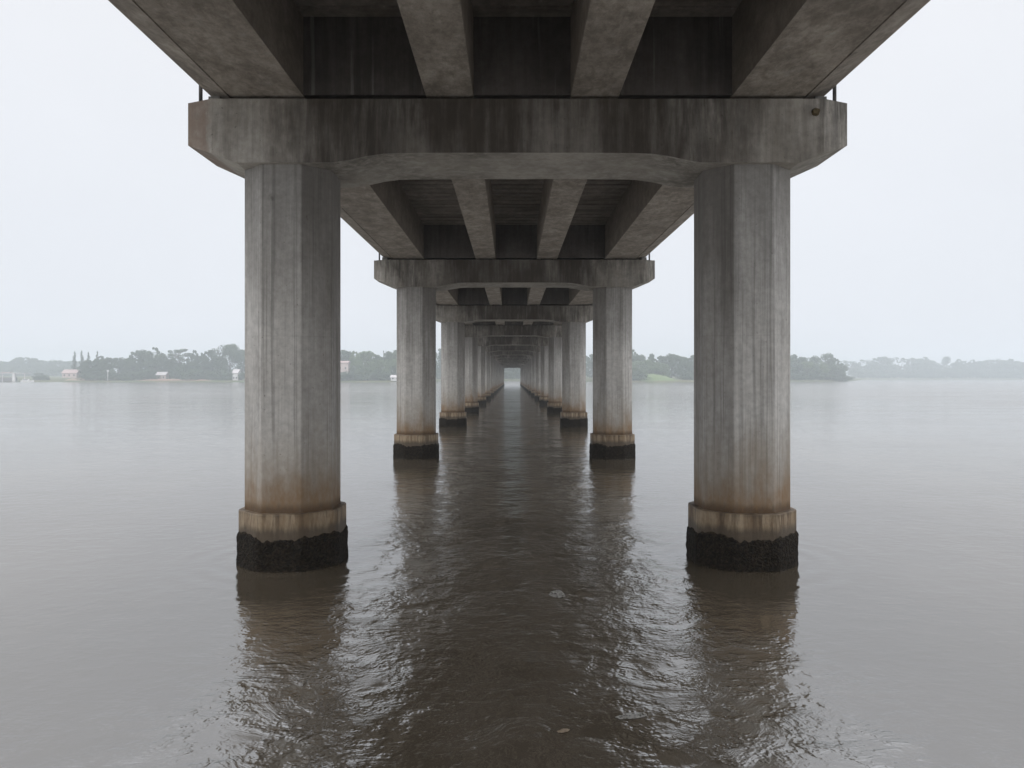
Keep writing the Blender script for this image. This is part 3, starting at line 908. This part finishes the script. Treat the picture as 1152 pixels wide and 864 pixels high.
# right point
for px, top, wd, lab in ((893, 398.5, 17, "leafy tree touching the nearest right column on its outer side"),
                         (903, 401.5, 14, "smaller tree left of the dip in the wooded point on the right"),
                         (918, 400, 15, "rounded tree left of the highest tree on the wooded point"),
                         (929.5, 396.8, 17, "highest tree on the wooded point right of the bridge"),
                         (938, 402, 14, "tree on the right slope of the wooded point"),
                         (946, 408, 12, "low tree where the wooded point slopes to the water")):
    tree('round', px, top, wd, rnd.uniform(545, 560) + max(0, px - 936) * 3, lab, GR)
for px, top in ((897, 408), (908, 406.5), (914, 408), (924, 407), (934, 409), (942, 411)):
    tree('round', px, top, 14, shore_y(PX(px, 530)) + 10, "one of the shorter trees at the front of the wooded point on the right", GR, pale=px in (908, 924))
for px, top in ((892, 418), (902, 417), (912, 418), (922, 418), (932, 419), (941, 420), (949, 421), (955, 423)):
    tree('bush', px, top, 13, shore_y(PX(px, 535)) + 7, "one of the bushes at the waterline of the wooded point on the right", "bushes on the right point")
# far right shore
tree('lollipop', 1065, 399, 17, 1000, "lone round-headed tree rising above the far right shore", GF)
tree('round', 992, 400, 21, 1010, "tallest hazy tree on the far right shore, beyond the wooded point", GF)
tree('airy', 972, 403, 17, 1000, "slender tree with sky showing through, just beyond the wooded point", GF)
tree('airy', 1014, 401.5, 17, 1000, "loose-crowned tree with sky gaps right of the tallest far tree", GF)
tree('airy', 1022, 402.5, 14, 1000, "second loose-crowned tree with sky gaps on the far right shore", GF)
tree('airy', 956, 405, 14, 980, "thin open-crowned tree at the tip of the wooded point", GF)
tree('airy', 949, 405, 13, 970, "thin open-crowned tree peeking above the slope of the wooded point", GF)
lr = "one of the hazy blue-grey trees along the far right shore"
for px, top in ((962, 408), (967, 410), (979, 410), (985, 407), (1001, 409), (1008, 410), (1027, 402.5), (1034, 403), (1041, 401.5), (1047, 405), (1054, 408), (1061, 410),
                (1073, 407.5), (1079, 404), (1086, 406), (1094, 404.5), (1101, 406), (1109, 405), (1117, 403.5), (1123, 408), (1129, 405), (1137, 403.5), (1145, 406), (1153, 407.5), (1162, 406), (1172, 407), (1182, 406)):
    tree('round', px, top, 13, rnd.uniform(992, 1030), lr, GF)
for i in range(26):
    tree('bush', 962 + i * 8.6, rnd.uniform(412, 416), 14, 985, "one of the hazy low trees fringing the far right waterline", GF)

SINGLE = {'trees': 'tree', 'bushes': 'bush'}
for lab, ts in SERIES.items():
    body = lab.replace("one of the ", "")
    for a, b in SINGLE.items(): body = body.replace(a + " ", b + " ", 1)
    for q, (px, t) in enumerate(sorted(ts, key=lambda v: v[0])):
        t["label"] = (ORD[q] if q == 0 else ORD[q] + " from the left,") + " " + body
# ------------------------------------------------------------------ buildings, boat and mast on the far bank
def gable_house(px, D, w_m, d_m, hw, hr, wall, roof, label, zb=None, rz=0, cat="house", storeys=1):
    x = PX(px, D)
    zb = ground_z(x, D) - 0.1 if zb is None else zb
    t = empty("house", (x, D, zb), rz)
    bm = bmesh.new()
    hw2, hd = w_m / 2, d_m / 2
    extrude_x(bm, [(-hd, 0), (hd, 0), (hd, hw), (0, hw + hr), (-hd, hw)], -hw2, hw2)
    obj("wall", bm, wall, t)
    bm = bmesh.new()
    e_ = 0.4
    k = hr / hd
    pr = [(-hd - e_, hw - e_ * k + 0.02), (0, hw + hr + 0.02), (hd + e_, hw - e_ * k + 0.02), (hd + e_, hw - e_ * k + 0.22), (0, hw + hr + 0.24), (-hd - e_, hw - e_ * k + 0.22)]
    extrude_x(bm, pr, -hw2 - 0.4, hw2 + 0.4)
    obj("roof", bm, roof, t)
    n = max(2, int(w_m / 2.6))
    for s in range(storeys):
        for i in range(n):
            cx = -hw2 + w_m * (i + .5) / n
            z0 = 0.9 + s * 2.9
            bm = bmesh.new(); add_box(bm, cx - .5, cx + .5, -hd - .05, -hd + .05, z0, z0 + 1.3)
            wn = obj("window", bm, wall, t)
            bm = bmesh.new(); add_box(bm, cx - .42, cx + .42, -hd - .07, -hd - .04, z0 + .08, z0 + 1.22)
            obj("pane", bm, M['glass'], wn)
    return tag(t, label, cat)
gable_house(81, 474, 9.0, 6, 3.0, 2.0, M['pink_wall'], M['pink_roof'], "low pinkish house with a pink roof on the sandy mound at left", zb=2.6)
gable_house(387, 463, 6.4, 6, 10.6, 1.0, M['pink_wall'], M['pink_roof'], "tall pinkish house among trees just right of the nearest left column", storeys=3)
gable_house(266.5, 466, 3.2, 6, 4.6, 2.0, M['white_wall'], M['pale_roof'], "small white house at the waterside beside the nearest left column")
gable_house(445, 452, 5.0, 4.5, 2.1, 1.2, M['white_wall'], M['pale_roof'], "low white shed at the waterside left of the second pier", cat="shed")
gable_house(183, 478, 6.0, 4.5, 3.2, 1.6, M['pink_wall'], M['pale_roof'], "small pale-roofed house half hidden by bushes under the dome-crowned trees")
gable_house(217, 478, 6.0, 5, 2.2, 1.2, M['pink_wall'], M['pink_roof'], "low pinkish building among bushes right of the umbrella-shaped tree", cat="building")
# open pavilion at the far left
D = 466
t = empty("waterside_pavilion", (PX(15, D), D, 0.2))
bm = bmesh.new(); add_box(bm, -11, 9.5, -3, 3, 5.1, 5.45, 0.05); obj("roof", bm, M['pale_roof'], t)
bm = bmesh.new(); add_box(bm, -6.5, -1.5, -1.5, 1.5, 5.452, 5.8, 0.05); obj("roof_ridge", bm, M['pink_roof'], t)
for x in (-10, -5, 8.5):
    bm = bmesh.new(); add_box(bm, x - .15, x + .15, -2.6, -2.3, 0, 5.1); obj("post", bm, M['pale_roof'], t)
bm = bmesh.new(); add_box(bm, 1.0, 2.6, -2.7, -1.2, 0, 5.1, 0.03); obj("pillar", bm, M['white_wall'], t)
bm = bmesh.new(); add_box(bm, -10.5, 0.98, -1.0, 2.4, 0.0, 2.6, 0.03); obj("back_wall", bm, M['pipe'], t)
tag(t, "flat-roofed open pavilion with a white pillar on the far left shore", "pavilion")
# boat
D = 459
t = empty("boat", (PX(31, D), D, 0))
bm = bmesh.new()
secs = [(-3.9, 0.75, 1.0), (-3.2, 1.0, 0.95), (0, 1.1, 0.9), (2.6, 0.8, 1.05), (3.9, 0.08, 1.35)]
rings = [[bm.verts.new((x, -w_, zt)), bm.verts.new((x, -w_ * .7, -0.2)), bm.verts.new((x, w_ * .7, -0.2)), bm.verts.new((x, w_, zt))] for x, w_, zt in secs]
for a, b in zip(rings, rings[1:]):
    for i in range(4): bm.faces.new((a[i], a[(i + 1) % 4], b[(i + 1) % 4], b[i]))
bm.faces.new(rings[0]); bm.faces.new(rings[-1][::-1])
obj("hull", bm, M['white_wall'], t)
bm = bmesh.new(); add_box(bm, -2.6, 0.8, -0.75, 0.75, 0.88, 2.0, 0.08); obj("cabin", bm, M['white_wall'], t)
bm = bmesh.new(); add_box(bm, -2.3, 0.5, -0.77, -0.74, 1.25, 1.7); obj("window", bm, M['glass'], t)
tag(t, "small white boat on the water right of the white pillar at far left", "boat")
# mast
D = 478
x = PX(431.5, D)
t = empty("radio_mast", (x, D, 1.0))
bm = bmesh.new(); limb(bm, (0, 0, 0), (0, 0, PZ(394.3, D) - 1.0), 0.28, 0.12, 8); obj("pole", bm, M['mast'], t)
bm = bmesh.new(); add_box(bm, -0.3, 0.3, -0.15, 0.15, PZ(396.5, D) - 1, PZ(395, D) - 1, 0.03); obj("antenna", bm, M['mast'], t)
tag(t, "thin dark mast rising above the trees between the left columns", "mast")
D = 463
t = empty("signal_post", (PX(121.3, D), D, 1.0))
bm = bmesh.new(); limb(bm, (0, 0, 0), (0, 0, PZ(416.3, D) - 1.0), 0.22, 0.2, 8); obj("pole", bm, M['white_wall'], t)
bm = bmesh.new(); add_box(bm, -0.55, 0.55, -0.35, 0.35, PZ(418.3, D) - 1, PZ(416.2, D) - 1, 0.05); obj("lamp_housing", bm, M['white_wall'], t)
tag(t, "small white post at the foot of the wood below the conifers", "post")

# ------------------------------------------------------------------ haze
k = bpy.data.materials.new("river_haze"); k.use_nodes = True
kt = k.node_tree
for nd in list(kt.nodes):
    if nd.type != 'OUTPUT_MATERIAL': kt.nodes.remove(nd)
pv = kt.nodes.new("ShaderNodeVolumePrincipled")
pv.inputs["Color"].default_value = (0.90, 0.96, 1.0, 1)
pv.inputs["Density"].default_value = 0.00095
pv.inputs["Anisotropy"].default_value = 0.3
kt.links.new(pv.outputs[0], kt.nodes["Material Output"].inputs["Volume"])
bm = bmesh.new(); add_box(bm, -1610, 1610, -410, 1510, -1.6, 34)
tag(obj("haze", bm, k), kind='stuff')
